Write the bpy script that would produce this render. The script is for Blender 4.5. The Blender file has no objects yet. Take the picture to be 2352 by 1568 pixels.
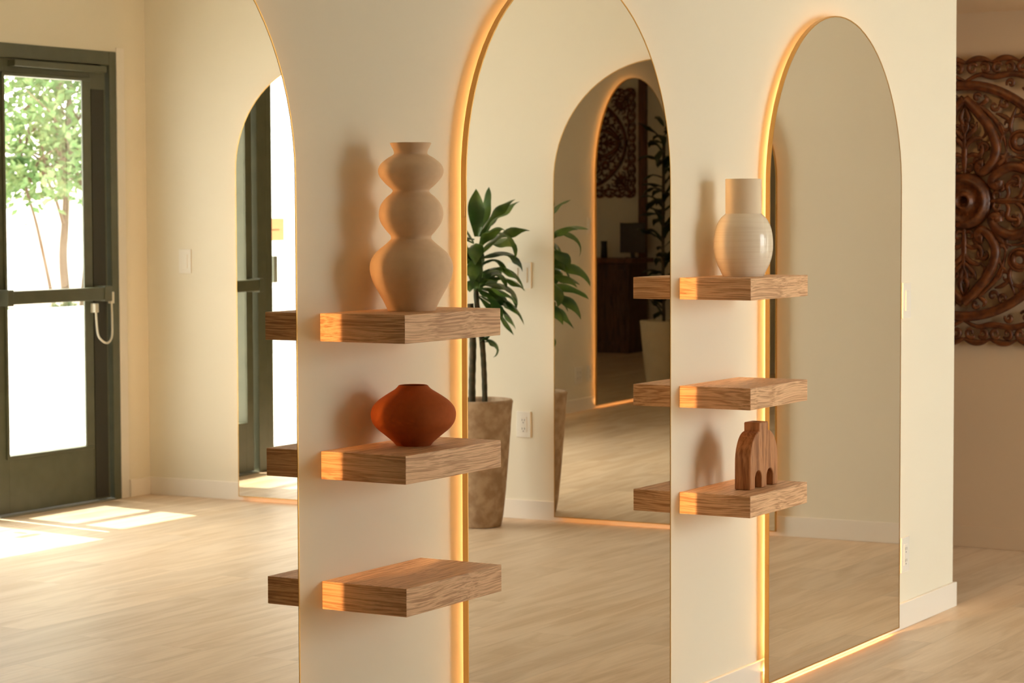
import bpy, bmesh, math, random
from mathutils import Vector, Matrix
PI = math.pi
sc = bpy.context.scene
COL = sc.collection
sin, cos = math.sin, math.cos

# ------------------------------------------------------------------ helpers
def link(name, bm, mat, parent=None, smooth=False, loc=None, rotz=0.0):
    me = bpy.data.meshes.new(name)
    bmesh.ops.recalc_face_normals(bm, faces=bm.faces[:])
    bm.to_mesh(me); bm.free()
    if mat: me.materials.append(mat)
    if smooth:
        for p in me.polygons: p.use_smooth = True
    o = bpy.data.objects.new(name, me); COL.objects.link(o)
    if parent: o.parent = parent
    if loc is not None: o.location = loc
    if rotz: o.rotation_euler = (0, 0, rotz)
    return o

def tag(o, label, cat, group=None, kind=None):
    o['label'] = label; o['category'] = cat
    if group: o['group'] = group
    if kind: o['kind'] = kind
    return o

def thing(name, label, cat, loc=(0, 0, 0), rotz=0.0, group=None):
    o = bpy.data.objects.new(name, None); COL.objects.link(o)
    o.empty_display_size = .05
    o.location = loc; o.rotation_euler = (0, 0, rotz)
    return tag(o, label, cat, group)

def structure(o, label=None):
    o['kind'] = 'structure'
    if label: o['label'] = label
    return o

def bx(bm, x0, x1, y0, y1, z0, z1, bev=0.0):
    t = bmesh.new()
    bmesh.ops.create_cube(t, size=1)
    bmesh.ops.scale(t, vec=(x1-x0, y1-y0, z1-z0), verts=t.verts)
    bmesh.ops.translate(t, vec=((x0+x1)/2, (y0+y1)/2, (z0+z1)/2), verts=t.verts)
    if bev > 0:
        bmesh.ops.bevel(t, geom=t.edges[:], offset=bev, segments=2, profile=.5, affect='EDGES')
    join(bm, t)

def join(bm, t, mat=None):
    if mat is not None: bmesh.ops.transform(t, matrix=mat, verts=t.verts)
    me = bpy.data.meshes.new('tmp'); t.to_mesh(me); t.free()
    bm.from_mesh(me); bpy.data.meshes.remove(me)

def box(name, mat, dims, parent=None, bev=0.0, **k):
    bm = bmesh.new(); bx(bm, *dims, bev=bev)
    return link(name, bm, mat, parent, **k)

def lathe(bm, prof, seg=64, cap=True, c=(0, 0, 0)):
    """prof: list of (r, z)"""
    rings = []
    for r, z in prof:
        if r < 1e-6: rings.append([bm.verts.new((c[0], c[1], c[2]+z))])
        else: rings.append([bm.verts.new((c[0]+r*cos(2*PI*i/seg), c[1]+r*sin(2*PI*i/seg), c[2]+z)) for i in range(seg)])
    for a, b in zip(rings, rings[1:]):
        for i in range(seg):
            j = (i+1) % seg
            if len(a) == 1 and len(b) == 1: continue
            if len(a) == 1: bm.faces.new((a[0], b[i], b[j]))
            elif len(b) == 1: bm.faces.new((a[i], b[0], a[j]))
            else: bm.faces.new((a[i], b[i], b[j], a[j]))

def catmull(pts, n=8, closed=False):
    out = []
    P = [Vector(p) for p in pts]; m = len(P)
    for i in range(m if closed else m-1):
        if closed: p0, p1, p2, p3 = P[(i-1) % m], P[i], P[(i+1) % m], P[(i+2) % m]
        else: p0, p1, p2, p3 = P[max(i-1, 0)], P[i], P[i+1], P[min(i+2, m-1)]
        for k in range(n):
            t = k/n
            out.append(.5*((2*p1)+(-p0+p2)*t+(2*p0-5*p1+4*p2-p3)*t*t+(-p0+3*p1-3*p2+p3)*t**3))
    if not closed: out.append(P[-1])
    return out

def tube(bm, pts, rad, seg=8, closed=False, flat=None):
    """sweep a circle along pts; rad float or list; flat=(normal vector, factor): squash along the vector"""
    n = len(pts); pts = [Vector(p) for p in pts]
    R = rad if isinstance(rad, (list, tuple)) else [rad]*n
    rings = []; ref = None
    for i, p in enumerate(pts):
        a = pts[(i-1) % n] if closed else pts[max(i-1, 0)]
        b = pts[(i+1) % n] if closed else pts[min(i+1, n-1)]
        t = (b-a)
        t = t.normalized() if t.length > 1e-9 else Vector((0, 0, 1))
        if flat: s = flat[0].cross(t)
        else:
            if ref is None: ref = Vector((0, 0, 1)) if abs(t.z) < .9 else Vector((1, 0, 0))
            s = ref-t*ref.dot(t)
        if s.length < 1e-6: s = Vector((1, 0, 0))
        s.normalize(); u = t.cross(s).normalized(); ref = s
        k = flat[1] if flat else 1
        rings.append([bm.verts.new(p+(s*cos(2*PI*j/seg)+u*sin(2*PI*j/seg)*k)*R[i]) for j in range(seg)])
    m = n if closed else n-1
    for i in range(m):
        a, b = rings[i], rings[(i+1) % n]
        for j in range(seg):
            q = (j+1) % seg
            bm.faces.new((a[j], a[q], b[q], b[j]))
    if not closed:
        bm.faces.new(rings[0][::-1]); bm.faces.new(rings[-1])

# ------------------------------------------------------------------ materials
def newmat(name):
    m = bpy.data.materials.new(name); m.use_nodes = True
    nt = m.node_tree; nt.nodes.clear()
    out = nt.nodes.new('ShaderNodeOutputMaterial')
    return m, nt, out
def N(nt, t, **k):
    n = nt.nodes.new(t)
    for a, b in k.items():
        if a in n.inputs: n.inputs[a].default_value = b
        else: setattr(n, a, b)
    return n
def L(nt, a, ao, b, bi): nt.links.new(a.outputs[ao], b.inputs[bi])
def c4(c): return (c[0], c[1], c[2], 1)
def pbr(name, color, rough=.5, metal=0.0, spec=.5, bump=None, var=None, sheen=0, coat=0, rvar=None):
    m, nt, out = newmat(name)
    p = N(nt, 'ShaderNodeBsdfPrincipled'); p.inputs['Base Color'].default_value = c4(color)
    p.inputs['Roughness'].default_value = rough; p.inputs['Metallic'].default_value = metal
    p.inputs['Specular IOR Level'].default_value = spec
    if coat: p.inputs['Coat Weight'].default_value = coat; p.inputs['Coat Roughness'].default_value = .05
    L(nt, p, 'BSDF', out, 'Surface')
    tc = N(nt, 'ShaderNodeTexCoord')
    if var:   # (scale, amount, second colour)
        no = N(nt, 'ShaderNodeTexNoise', Scale=var[0], Detail=6.0)
        L(nt, tc, 'Object', no, 'Vector')
        r = N(nt, 'ShaderNodeValToRGB'); r.color_ramp.elements[0].position = .5-var[1]; r.color_ramp.elements[1].position = .5+var[1]
        r.color_ramp.elements[0].color = c4(color); r.color_ramp.elements[1].color = c4(var[2])
        L(nt, no, 'Fac', r, 'Fac'); L(nt, r, 'Color', p, 'Base Color')
    if bump:  # (scale, strength, distance)
        no = N(nt, 'ShaderNodeTexNoise', Scale=bump[0], Detail=4.0); L(nt, tc, 'Object', no, 'Vector')
        b = N(nt, 'ShaderNodeBump', Strength=bump[1], Distance=bump[2]); L(nt, no, 'Fac', b, 'Height'); L(nt, b, 'Normal', p, 'Normal')
    return m

def wood(name, base, dark, freq=60, stretch=.06, warp=3.0, contrast=1.0, rough=.5, pores=1.0, axis='X', wave=0.0):
    """grain: bands stacked in z and y running along axis, bent by slow noise; fine pores on top"""
    m, nt, out = newmat(name)
    p = N(nt, 'ShaderNodeBsdfPrincipled', Roughness=rough); L(nt, p, 'BSDF', out, 'Surface')
    p.inputs['Specular IOR Level'].default_value = .35
    tc = N(nt, 'ShaderNodeTexCoord'); oi = N(nt, 'ShaderNodeObjectInfo')
    add = N(nt, 'ShaderNodeVectorMath', operation='ADD'); L(nt, tc, 'Object', add, 0)
    sc_ = N(nt, 'ShaderNodeVectorMath', operation='SCALE'); cb = N(nt, 'ShaderNodeCombineXYZ')
    L(nt, oi, 'Random', cb, 0); L(nt, oi, 'Random', cb, 1); L(nt, oi, 'Random', cb, 2)
    L(nt, cb, 'Vector', sc_, 0); sc_.inputs['Scale'].default_value = 7.3; L(nt, sc_, 0, add, 1)
    mp = N(nt, 'ShaderNodeMapping'); L(nt, add, 0, mp, 'Vector')
    if axis == 'X':   # veneered short sides: grain runs along y there
        ge = N(nt, 'ShaderNodeSeparateXYZ'); L(nt, tc, 'Normal', ge, 0)
        ab = N(nt, 'ShaderNodeMath', operation='ABSOLUTE'); L(nt, ge, 0, ab, 0)
        gt = N(nt, 'ShaderNodeMath', operation='GREATER_THAN'); gt.inputs[1].default_value = .6; L(nt, ab, 0, gt, 0)
        sp = N(nt, 'ShaderNodeSeparateXYZ'); L(nt, add, 0, sp, 0)
        sw = N(nt, 'ShaderNodeCombineXYZ'); L(nt, sp, 1, sw, 0); L(nt, sp, 0, sw, 1); L(nt, sp, 2, sw, 2)
        vm = N(nt, 'ShaderNodeMix', data_type='VECTOR'); L(nt, gt, 0, vm, 0); L(nt, add, 0, vm, 4); L(nt, sw, 0, vm, 5)
        L(nt, vm, 1, mp, 'Vector')
    s = {'X': (stretch, 1, 1), 'Y': (1, stretch, 1), 'Z': (1, 1, stretch)}[axis]
    mp.inputs['Scale'].default_value = s
    src = mp.inputs['Vector'].links[0].from_socket
    nw = N(nt, 'ShaderNodeTexNoise', Scale=3.4, Detail=1.0); L(nt, add, 0, nw, 'Vector')   # the board's figure: grain lines swing up and down
    wv = N(nt, 'ShaderNodeVectorMath', operation='MULTIPLY_ADD'); L(nt, nw, 'Color', wv, 0); wv.inputs[1].default_value = (0, wave, wave)
    nt.links.new(src, wv.inputs[2]); L(nt, wv, 0, mp, 'Vector')
    # slow warp
    n1 = N(nt, 'ShaderNodeTexNoise', Scale=9.0, Detail=2.0); L(nt, mp, 0, n1, 'Vector')
    w = N(nt, 'ShaderNodeTexNoise', Scale=float(freq), Detail=3.0, Distortion=warp*.25)
    mx = N(nt, 'ShaderNodeVectorMath', operation='MULTIPLY_ADD')
    L(nt, n1, 'Color', mx, 0); mx.inputs[1].default_value = (.03*warp,)*3; L(nt, mp, 0, mx, 2)
    L(nt, mx, 0, w, 'Vector')
    n3 = N(nt, 'ShaderNodeTexNoise', Scale=float(freq)*4, Detail=2.0); L(nt, mx, 0, n3, 'Vector')
    r = N(nt, 'ShaderNodeValToRGB'); e = r.color_ramp.elements
    e[0].position = .5-.14/contrast; e[0].color = c4(dark); e[1].position = .5+.08/contrast; e[1].color = c4(base)
    L(nt, w, 'Fac', r, 'Fac')
    r2 = N(nt, 'ShaderNodeValToRGB'); e = r2.color_ramp.elements
    e[0].position = .36; e[0].color = (.62, .55, .48, 1); e[1].position = .5; e[1].color = (1, 1, 1, 1)
    L(nt, n3, 'Fac', r2, 'Fac')
    mm = N(nt, 'ShaderNodeMixRGB', blend_type='MULTIPLY'); mm.inputs['Fac'].default_value = pores
    L(nt, r, 'Color', mm, 'Color1'); L(nt, r2, 'Color', mm, 'Color2'); L(nt, mm, 'Color', p, 'Base Color')
    b = N(nt, 'ShaderNodeBump', Strength=.25, Distance=.0008); L(nt, w, 'Fac', b, 'Height'); L(nt, b, 'Normal', p, 'Normal')
    return m

WALL = pbr('warm_white_paint', (.78, .73, .605), .75, spec=.25, bump=(260, .12, .0006))
TRIMM = pbr('trim_paint', (.82, .77, .69), .45, spec=.4)
CEIL = pbr('ceiling_paint', (.80, .76, .68), .9, spec=.2)
GOLD = pbr('brushed_brass', (.62, .37, .12), .38, metal=1.0)
BACK = pbr('mirror_backing', (.30, .24, .17), .8)
PLATE = pbr('switch_plastic', (.80, .77, .70), .35)
SLOT = pbr('slot_dark', (.12, .10, .08), .6)
CLAY = pbr('matte_stoneware', (.75, .55, .365), .85, spec=.2, var=(60, .2, (.71, .51, .335)), bump=(300, .2, .0005))
TERRA = pbr('matte_terracotta', (.40, .09, .018), .8, spec=.2, var=(90, .25, (.35, .078, .016)), bump=(400, .3, .0005))
UNGL = pbr('unglazed_stoneware', (.78, .65, .48), .7, spec=.25, bump=(250, .2, .0004))
WALNUT = wood('walnut', (.50, .24, .11), (.27, .11, .045), freq=70, stretch=.08, warp=2, axis='Z', rough=.42, pores=.6)
DOORM = pbr('dark_green_metal', (.070, .078, .045), .38, spec=.6, var=(14, .3, (.10, .105, .065)))
DARKSTRIP = pbr('black_strip', (.022, .022, .014), .55)
CABLE = pbr('white_cable', (.75, .72, .62), .45)
OAK_F = wood('oak_shelf', (.77, .49, .28), (.44, .235, .115), freq=290, stretch=.022, warp=3, contrast=1.3, wave=.030, rough=.5, pores=.35)
POTM = pbr('weathered_pot', (.40, .27, .17), .9, spec=.15, var=(22, .12, (.56, .42, .29)), bump=(60, .5, .003))
CREAMPOT = pbr('cream_pot', (.62, .55, .42), .7, var=(9, .3, (.50, .43, .32)))
SOIL = pbr('dark_soil', (.035, .022, .014), .95, bump=(120, 1, .01))
CARVE = pbr('stained_carved_wood', (.07, .019, .005), .42, spec=.5, var=(35, .12, (.17, .05, .011)), bump=(60, .5, .002))
DARKWD = wood('dark_desk_wood', (.10, .045, .02), (.04, .018, .008), freq=40, stretch=.1, warp=3, axis='Z')
REDWD = wood('red_brown_post', (.17, .07, .03), (.09, .035, .014), freq=40, stretch=.1, warp=3, axis='Z')
SCREEN = pbr('black_screen', (.006, .006, .006), .25)
BARK = pbr('cane_bark', (.09, .065, .035), .85, var=(40, .15, (.04, .045, .02)), bump=(50, .6, .004))
CONC = pbr('pale_concrete', (.80, .78, .74), .85, var=(3, .3, (.74, .72, .68)))
STUCCO = pbr('white_stucco', (.82, .80, .77), .9)
STEELG = pbr('grey_fixture', (.35, .36, .35), .5)
TRUNK = pbr('smooth_tree_bark', (.11, .065, .04), .8, var=(6, .2, (.17, .12, .085)))
GREYM = pbr('reader_grey', (.35, .38, .34), .5)

# vase with glaze rings
def ringed():
    m, nt, out = newmat('gloss_ivory_glaze')
    p = N(nt, 'ShaderNodeBsdfPrincipled', Roughness=.12); L(nt, p, 'BSDF', out, 'Surface')
    tc = N(nt, 'ShaderNodeTexCoord'); mp = N(nt, 'ShaderNodeMapping'); L(nt, tc, 'Object', mp, 'Vector')
    mp.inputs['Scale'].default_value = (4, 4, 260)
    no = N(nt, 'ShaderNodeTexNoise', Scale=1.0, Detail=3.0); L(nt, mp, 0, no, 'Vector')
    r = N(nt, 'ShaderNodeValToRGB'); e = r.color_ramp.elements
    e[0].position = .3; e[0].color = (.76, .65, .52, 1); e[1].position = .55; e[1].color = (.82, .73, .60, 1)
    L(nt, no, 'Fac', r, 'Fac'); L(nt, r, 'Color', p, 'Base Color')
    b = N(nt, 'ShaderNodeBump', Strength=.2, Distance=.0005); L(nt, no, 'Fac', b, 'Height'); L(nt, b, 'Normal', p, 'Normal')
    return m
GLAZE = ringed()

def mirror_mat():
    m, nt, out = newmat('mirror_glass')
    g = N(nt, 'ShaderNodeBsdfGlossy', Roughness=0.0); g.inputs['Color'].default_value = (.87, .835, .77, 1)
    L(nt, g, 0, out, 'Surface'); return m
MIRROR = mirror_mat()
def led_mat(k=1.0):
    m, nt, out = newmat('warm_led')
    e = N(nt, 'ShaderNodeEmission', Strength=LEDP*k); e.inputs['Color'].default_value = (1, .51, .175, 1)
    L(nt, e, 0, out, 'Surface'); return m
LEDP = 122.0
LED = led_mat(); LED_SOFT = led_mat(.4)   # the side-wall mirrors glow more dimly
def pane_mat():
    m, nt, out = newmat('window_glass')
    t = N(nt, 'ShaderNodeBsdfTransparent'); g = N(nt, 'ShaderNodeBsdfGlossy', Roughness=0.0)
    t.inputs['Color'].default_value = (.93, .96, .93, 1)
    f = N(nt, 'ShaderNodeMath', operation='MULTIPLY_ADD'); lw = N(nt, 'ShaderNodeLayerWeight', Blend=.25); L(nt, lw, 'Fresnel', f, 0); f.inputs[1].default_value = .35; f.inputs[2].default_value = .03; mx = N(nt, 'ShaderNodeMixShader')
    L(nt, f, 0, mx, 0); L(nt, t, 0, mx, 1); L(nt, g, 0, mx, 2); L(nt, mx, 0, out, 'Surface'); return m
PANE = pane_mat()

def floor_mat():
    m, nt, out = newmat('light_oak_planks')
    p = N(nt, 'ShaderNodeBsdfPrincipled', Roughness=.42); L(nt, p, 'BSDF', out, 'Surface')
    p.inputs['Specular IOR Level'].default_value = .4
    tc = N(nt, 'ShaderNodeTexCoord')
    br = N(nt, 'ShaderNodeTexBrick', Scale=1.0); br.offset = .37
    br.inputs['Brick Width'].default_value = 1.22; br.inputs['Row Height'].default_value = .18
    br.inputs['Mortar Size'].default_value = .0012; br.inputs['Mortar Smooth'].default_value = .2
    br.inputs['Color1'].default_value = (0, 0, 0, 1); br.inputs['Color2'].default_value = (1, 1, 1, 1)
    br.inputs['Mortar'].default_value = (.5, .5, .5, 1); br.inputs['Bias'].default_value = 0
    L(nt, tc, 'Object', br, 'Vector')
    # per-plank offset of the grain
    mul = N(nt, 'ShaderNodeVectorMath', operation='MULTIPLY_ADD'); L(nt, br, 'Color', mul, 0)
    mul.inputs[1].default_value = (5, 3, 0); L(nt, tc, 'Object', mul, 2)
    mp = N(nt, 'ShaderNodeMapping'); mp.inputs['Scale'].default_value = (.7, 5, 1); L(nt, mul, 0, mp, 'Vector')
    n1 = N(nt, 'ShaderNodeTexNoise', Scale=1.6, Detail=5.0, Distortion=1.6, Roughness=.55); L(nt, mp, 0, n1, 'Vector')
    mp2 = N(nt, 'ShaderNodeMapping'); mp2.inputs['Scale'].default_value = (2.2, 60, 1); L(nt, mul, 0, mp2, 'Vector')
    n2 = N(nt, 'ShaderNodeTexNoise', Scale=1.5, Detail=4.0, Distortion=.5); L(nt, mp2, 0, n2, 'Vector')
    r = N(nt, 'ShaderNodeValToRGB'); e = r.color_ramp.elements
    e[0].position = .34; e[0].color = (.59, .445, .30, 1); e[1].position = .60; e[1].color = (.73, .59, .44, 1)
    L(nt, n1, 'Fac', r, 'Fac')
    r2 = N(nt, 'ShaderNodeValToRGB'); e = r2.color_ramp.elements
    e[0].position = .3; e[0].color = (.93, .915, .90, 1); e[1].position = .6; e[1].color = (1, 1, 1, 1)
    L(nt, n2, 'Fac', r2, 'Fac')
    m1 = N(nt, 'ShaderNodeMixRGB', blend_type='MULTIPLY'); m1.inputs['Fac'].default_value = 1
    L(nt, r, 'Color', m1, 'Color1'); L(nt, r2, 'Color', m1, 'Color2')
    r3 = N(nt, 'ShaderNodeValToRGB'); e = r3.color_ramp.elements   # per-plank tone
    e[0].color = (.93, .93, .93, 1); e[1].color = (1.05, 1.04, 1.02, 1)
    L(nt, br, 'Color', r3, 'Fac')
    m2 = N(nt, 'ShaderNodeMixRGB', blend_type='MULTIPLY'); m2.inputs['Fac'].default_value = 1
    L(nt, m1, 'Color', m2, 'Color1'); L(nt, r3, 'Color', m2, 'Color2')
    m3 = N(nt, 'ShaderNodeMixRGB', blend_type='MIX'); m3.inputs['Color2'].default_value = (.30, .20, .12, 1)
    sm = N(nt, 'ShaderNodeMath', operation='MULTIPLY'); sm.inputs[1].default_value = .35
    L(nt, br, 'Fac', sm, 0); L(nt, sm, 0, m3, 'Fac')
    L(nt, m2, 'Color', m3, 'Color1'); L(nt, m3, 'Color', p, 'Base Color')
    b = N(nt, 'ShaderNodeBump', Strength=.08, Distance=.001); L(nt, n2, 'Fac', b, 'Height'); L(nt, b, 'Normal', p, 'Normal')
    return m
FLOORM = floor_mat()

def leaf_mat(name, c1, c2, rough=.4, trans=.25):
    m, nt, out = newmat(name)
    p = N(nt, 'ShaderNodeBsdfPrincipled', Roughness=rough)
    tl = N(nt, 'ShaderNodeBsdfTranslucent'); mx = N(nt, 'ShaderNodeMixShader'); mx.inputs[0].default_value = trans
    tc = N(nt, 'ShaderNodeTexCoord'); no = N(nt, 'ShaderNodeTexNoise', Scale=9.0, Detail=3.0); L(nt, tc, 'Object', no, 'Vector')
    r = N(nt, 'ShaderNodeValToRGB'); e = r.color_ramp.elements
    e[0].position = .38; e[0].color = c4(c1); e[1].position = .66; e[1].color = c4(c2)
    L(nt, no, 'Fac', r, 'Fac'); L(nt, r, 'Color', p, 'Base Color'); L(nt, r, 'Color', tl, 'Color')
    L(nt, p, 0, mx, 1); L(nt, tl, 0, mx, 2); L(nt, mx, 0, out, 'Surface'); return m
SIGNM = leaf_mat('notice_paper', (.80, .58, .42), (.80, .60, .44), .6, .6)
LEAF = leaf_mat('dracaena_leaf', (.03, .08, .018), (.12, .20, .035), .3, .25)
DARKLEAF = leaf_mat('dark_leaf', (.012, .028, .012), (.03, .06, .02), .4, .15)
TREELEAF = leaf_mat('tree_leaf', (.12, .23, .085), (.26, .34, .15), .6, .4)
SHRUBLEAF = leaf_mat('shrub_leaf', (.05, .10, .03), (.11, .15, .06), .6, .3)

# ------------------------------------------------------------------ measured frame
K, X0 = .042, 4.485              # the mirrored side wall: x = X0 + K*y, a little out of square
SROT = -PI/2-math.atan(K)
def on_side(s, off=0.0, z=0.0):  # point on the side wall at y = s, off metres into the room
    n = math.hypot(1, K)
    return (X0+K*s-off/n, s+off*K/n, z)
WE = 3.122                       # free end of the mirror wall
YO = -4.54                       # wall with the glazed door
XE = -7.5                        # dim end wall
HC = 3.0                         # ceiling
ZS = 2.138                       # soffit over the passage
BH = .084                        # baseboard height

# ------------------------------------------------------------------ room shell
structure(box('floor', FLOORM, (XE-.1, 4.75, YO, 2.6, -.06, 0)))
structure(box('ceiling', CEIL, (XE-.1, 4.75, YO-.2, 2.6, HC, HC+.08)))
structure(box('wall_back', WALL, (XE, WE, 0, .12, 0, HC)), 'white partition wall carrying three arched mirrors')
bm = bmesh.new()   # door wall with its openings
DX0, DX1, DZ = 3.14, 4.08, 2.11
WX0, WX1, WZ0, WZ1 = 1.45, 3.14, .06, 2.42
bx(bm, DX1, 4.75, YO-.18, YO, 0, HC)
bx(bm, DX0, DX1, YO-.18, YO, DZ, HC)
bx(bm, WX0, WX1, YO-.18, YO, WZ1, HC); bx(bm, WX0, WX1, YO-.18, YO, 0, WZ0)
bx(bm, XE-.1, WX0, YO-.18, YO, 0, HC)
structure(link('wall_front', bm, WALL))
# side wall: thin out-of-square slab
def side_slab(name, mat, s0, s1, z0, z1, o0, o1, bev=0):
    bm = bmesh.new()
    c = on_side(0)
    t = bmesh.new(); bx(t, -s1, -s0, -o1, -o0, z0, z1, bev)
    # local x runs from +y to -y along the wall, local -y points into the room
    join(bm, t, Matrix.Translation((X0, 0, 0)) @ Matrix.Rotation(SROT, 4, 'Z'))
    return link(name, bm, mat)
structure(side_slab('wall_right', WALL, YO-.12, 0.0, 0, HC, -.1, 0))
PASSAGE_DIM = pbr('passage_dim_warm', (.74, .56, .37), .8, spec=.2, bump=(260, .12, .0006))  # the passage's dimmer, warmer light is put into this colour
structure(side_slab('wall_passage', PASSAGE_DIM, 0.0, 2.6, 0, HC, -.1, 0), 'passage wall beyond the partition, with dimmer warm light put into its colour')
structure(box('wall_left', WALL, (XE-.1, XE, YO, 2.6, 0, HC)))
structure(box('wall_passage_end', PASSAGE_DIM, (XE, 4.7, 2.5, 2.6, 0, HC)))
structure(box('soffit', PASSAGE_DIM, (WE-.02, 4.55, .0, 2.5, ZS, HC-.001)))
# baseboards
bm = bmesh.new()
bx(bm, XE, WE+.012, -.012, 0, 0, BH, .002); bx(bm, WE, WE+.012, -.012, .132, 0, BH, .002)
structure(link('baseboard_back', bm, TRIMM))
structure(side_slab('baseboard_right', TRIMM, YO, 0, 0, BH, 0, .012, .002))
structure(side_slab('baseboard_passage', PASSAGE_DIM, 0, 2.5, 0, BH, 0, .012, .002))
bm = bmesh.new(); bx(bm, DX1+.06, 4.30, YO, YO+.012, 0, BH, .002); bx(bm, XE, WX0-.05, YO, YO+.012, 0, BH, .002)
structure(link('baseboard_front', bm, TRIMM))
structure(box('baseboard_left', TRIMM, (XE, XE+.012, YO, 0, 0, BH), bev=.002))
bm = bmesh.new(); bx(bm, DX1, DX1+.055, YO-.10, YO+.006, 0, DZ+.02, .002)
structure(link('trim_1', bm, TRIMM), 'narrow cream casing beside the glazed door')

# ------------------------------------------------------------------ arched mirrors
def arch_pts(w, top, bot, inset=0.0, n=40):
    r = w/2-inset; zc = top-w/2
    pts = [(-r, bot+inset)]
    pts += [(r*cos(PI-PI*i/n), zc+r*sin(PI-PI*i/n)) for i in range(n+1)]
    pts += [(r, bot+inset)]
    return pts
def prism(bm, pts, y0, y1):
    a = [bm.verts.new((x, y0, z)) for x, z in pts]; b = [bm.verts.new((x, y1, z)) for x, z in pts]
    n = len(pts)
    bm.faces.new(a); bm.faces.new(b[::-1])
    for i in range(n): bm.faces.new((a[i], b[i], b[(i+1) % n], a[(i+1) % n]))
def band(bm, po, pi_, y0, y1):
    """ring solid between two outlines with equal counts"""
    n = len(po)
    q = [[bm.verts.new((p[0], y, p[1])) for p in pp] for pp in (po, pi_) for y in (y0, y1)]
    o0, o1, i0, i1 = q
    for i in range(n):
        j = (i+1) % n
        bm.faces.new((o0[i], o0[j], o1[j], o1[i])); bm.faces.new((i0[i], i1[i], i1[j], i0[j]))
        bm.faces.new((o0[i], i0[i], i0[j], o0[j])); bm.faces.new((o1[i], o1[j], i1[j], i1[i]))
def arched_mirror(label, loc, rotz, w, top, bot=.02, knob=None, led=None):
    led = led or LED
    t = thing('arched_mirror', label, 'mirror', loc, rotz, 'backlit arched mirrors')
    fr = arch_pts(w, top, bot)
    bm = bmesh.new(); band(bm, fr, arch_pts(w, top, bot, .0035), -.0350, -.022)
    link('frame', bm, GOLD, t)
    bm = bmesh.new(); prism(bm, arch_pts(w, top, bot, .0035), -.0343, -.0245)
    link('mirror_glass', bm, MIRROR, t)
    bm = bmesh.new(); prism(bm, arch_pts(w, top, bot, .0035), -.0244, -.0225)
    link('backing_board', bm, BACK, t)
    bm = bmesh.new(); prism(bm, arch_pts(w, top, bot, .072), -.0225, -.0005)
    link('mounting_box', bm, BACK, t)
    bm = bmesh.new()   # LED ribbon round the mounting box, facing outward
    po = arch_pts(w, top, bot, .070); 
    a = [bm.verts.new((x, -.0085, z)) for x, z in po]; b = [bm.verts.new((x, -.0028, z)) for x, z in po]
    for i in range(len(po)):
        j = (i+1) % len(po); bm.faces.new((a[i], b[i], b[j], a[j]))
    link('light_strip', bm, led, t)
    bm = bmesh.new(); zb = bot+.030
    v = [bm.verts.new(p) for p in ((-w/2+.02, -.0215, zb), (w/2-.02, -.0215, zb), (w/2-.02, -.0150, zb), (-w/2+.02, -.0150, zb))]
    bm.faces.new(v); link('lower_light_strip', bm, led, t)
    if knob:
        k = box('touch_switch', GOLD, (-w/2-.0022, -w/2+.001, -.033, -.024, knob-.018, knob+.018), t, bev=.0008)
    return t
W_, T_ = 1.0157, 1.9286
m1 = arched_mirror('tall backlit arched mirror at the left edge, reflecting the glazed entrance door', (-.7336-W_/2, 0, 0), 0, W_, T_)
m2 = arched_mirror('tall backlit arched mirror between the two shelf columns, reflecting the potted plant', (.4015, 0, 0), 0, 1.0024, T_, knob=1.36)
m3 = arched_mirror('tall backlit arched mirror nearest the wall end, reflecting bare wall and floor', ((1.5173+2.5331)/2, 0, 0), 0, W_, T_, knob=.34)
sa = arched_mirror('arched mirror seen inside the left mirror, reflecting the door frame edge-on', on_side(-3.5), SROT, 1.0, 2.05, led=LED_SOFT)
sb = arched_mirror('arched mirror seen inside the middle mirror, right of the potted plant', on_side(-1.815), SROT, 1.035, 2.0, led=LED_SOFT)
om = arched_mirror('dark arched mirror seen deepest in the middle mirror, with glowing rim', (-1.80, YO, 0), PI, 1.42, 2.30)

# ------------------------------------------------------------------ floating shelves
def shelf(label, x0, x1, z, grp, seed):
    bm = bmesh.new(); bx(bm, 0, x1-x0, -.205, -.0006, -.057, 0, .0012)
    o = link('floating_shelf', bm, OAK_F, None, loc=(x0, 0, z))
    return tag(o, label, 'shelf', grp)
g1, g2 = 'oak shelves left of the middle mirror', 'oak shelves right of the middle mirror'
shelf('thick oak floating shelf holding the tall bulbous beige vase', -.6087, -.2391, 1.1506, g1, 1)
shelf('thick oak floating shelf holding the squat terracotta vase', -.6087, -.2391, .8711, g1, 2)
shelf('empty thick oak floating shelf at the bottom of the left column', -.6087, -.2391, .6061, g1, 3)
shelf('thick oak floating shelf holding the glossy ivory bottle vase', 1.0213, 1.3909, 1.1796, g2, 4)
shelf('empty thick oak floating shelf in the middle of the right column', 1.0213, 1.3909, .8956, g2, 5)
shelf('thick oak floating shelf holding the carved wooden vase', 1.0213, 1.3909, .6154, g2, 6)

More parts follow.
